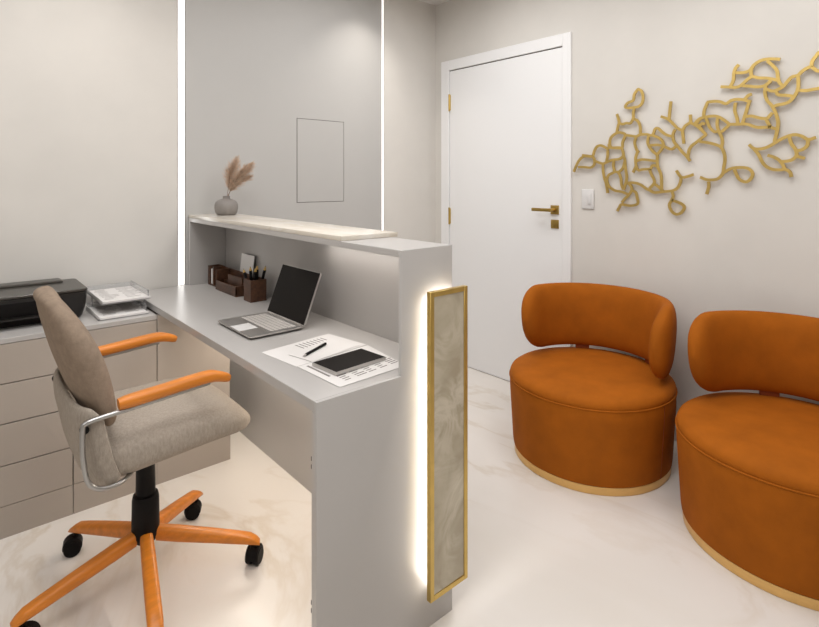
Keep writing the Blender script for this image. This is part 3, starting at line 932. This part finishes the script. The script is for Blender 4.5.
# padded back
def back():
    rings = []
    N = 44
    P0 = Vector((.340, OY, .610)); P1 = Vector((.207, OY, .987))
    ax = (P1 - P0)
    nrm = Vector((ax.z, 0, -ax.x)).normalized()
    for i in range(N + 1):
        q = .5 - .5 * math.cos(PI * i / N)
        c = P0 + ax * q
        ft = (1 - q) / .5
        k = 1 if ft >= 1 else max(.06, (1 - (1 - ft) ** 2.1) ** (1 / 2.1))
        fb_ = q / .14
        k2 = 1 if fb_ >= 1 else .8 + .2 * math.sqrt(max(0, 1 - (1 - fb_) ** 2))
        hw = .226 * k * k2 * (1 - .05 * q)
        e = min(1, min(q, 1 - q) / .07 + .03)
        th = (.027 + .026 * math.sin(PI * min(1, q * 1.12)) ** .8 * (1 - .25 * q)) * (1 - (1 - e) ** 2.2) ** (1 / 2.2)
        rg = []
        for j in range(30):
            a = 2 * PI * (j + .5) / 30
            yy = hw * spow(math.cos(a), 2 / 2.9)
            dn = th * spow(math.sin(a), 2 / 2.6) + .012 * (yy / .226) ** 2 + .010 * math.sin(PI * q)
            rg.append(c + Vector((0, yy, 0)) + nrm * dn)
        rings.append(rg)
    return MB().loft(rings)
back().build('backrest', M['wool'], t, ang=75)
# arms
for sgn in (-1, 1):
    y = OY + sgn * .254
    dz = 0 if sgn < 0 else .006
    ar = catmull([(.352, y, .692 + dz), (.45, y, .699 + dz), (.545, y, .707 + dz), (.595, y, .709 + dz), (.625, y, .703 + dz), (.66, y, .690 + dz)], 5)
    n = len(ar)
    ra, rb = [], []
    for i in range(n):
        e = min(1, min(i, n - 1 - i) / 2.5)
        k = .8 + .2 * math.sqrt(max(0, 1 - (1 - e) ** 2))
        tp = 1 - .28 * max(0, (i - n * .62) / (n * .38))
        ra.append(.021 * k * tp); rb.append(.0175 * k * tp)
    MB().tube(ar, ra, 16, (0, 0, 1), rb, 2.6).build('armrest', M['owood'], t)
    fx = 0 if sgn < 0 else .024
    tb = catmull([(.60, y, .6895 + dz), (.50, y, .6815 + dz), (.40, y, .6735 + dz), (.32, y, .668), (.290 + fx, y, .665), (.275 + fx, y, .661), (.2685 + fx, y, .650), (.269 + fx, y, .58), (.277 + fx, y, .520), (.292 + fx, y, .490), (.325, y - sgn * .004, .472), (.375, y - sgn * .03, .466), (.42, y - sgn * .09, .464)], 5)
    MB().tube(tb, .0068, 12, (0, 1, 0)).build('arm_tube', M['chrome'], t)
    MB().tube([(.274, y - sgn * .005, .642), (.274, y - sgn * .018, .642)], .011, 12, (0, 0, 1)).build('fixing_knob', M['black'], t)

# -------------------------------------------------------------------- lights
def area(name, loc, size, power, col=(1, .992, .985), shape='SQUARE', size_y=None, rot=(0, 0, 0), spread=180):
    l = bpy.data.lights.new(name, 'AREA')
    l.energy = power
    l.color = col
    l.shape = shape
    l.size = size
    if size_y:
        l.size_y = size_y
    l.spread = math.radians(spread)
    o = bpy.data.objects.new(name, l)
    o.location = loc
    o.rotation_euler = rot
    COL.objects.link(o)
    return o
PW = .67
area('under_desk_lamp', (1.062, 2.0, ZD - .038), .02, 5.0, (1, .88, .74), 'RECTANGLE', 1.45)
area('added_shelf_fill', (1.10, 1.5, ZT - .03), .012, .26, (1, .90, .80), 'RECTANGLE', .6, spread=120)  # added fill over the desk under the counter, no fitted lamp there
for i, (x, y, p) in enumerate(((1.85, .6, 18), (1.85, 1.9, 18), (.4, .7, 19), (.25, 1.9, 17), (.9, -.8, 14), (-.9, .6, 16))):
    area('ceiling_lamp', (x, y, ZC - .01), .8, p * PW, spread=175)
for i, (x, y, p) in enumerate(((.45, 2.5, 1.2), (2.05, 2.6, 3))):
    area('ceiling_spot', (x, y, ZC - .01), .09, p * PW, (1, .93, .85), 'DISK', spread=95)
w_ = bpy.data.worlds.new('World')
scene.world = w_
w_.use_nodes = True
w_.node_tree.nodes['Background'].inputs[0].default_value = (.9, .92, 1, 1)
w_.node_tree.nodes['Background'].inputs[1].default_value = .3

# -------------------------------------------------------------------- camera
cd = bpy.data.cameras.new('Camera')
cam = bpy.data.objects.new('Camera', cd)
COL.objects.link(cam)
cam.location = (0, 0, 1.30)
cam.rotation_euler = (PI / 2, 0, math.radians(49.083 - 90))
cd.sensor_fit = 'HORIZONTAL'
cd.sensor_width = 36
cd.lens = 533.83 / 819 * 36
cd.shift_y = -(313.5 - 180.5) / 819
cd.clip_start = .02
scene.camera = cam
vs = scene.view_settings
scene.display_settings.display_device = 'sRGB'
vs.view_transform = 'Standard'
vs.look = 'None'
vs.gamma = 1
vs.use_curve_mapping = False
vs.exposure = 0
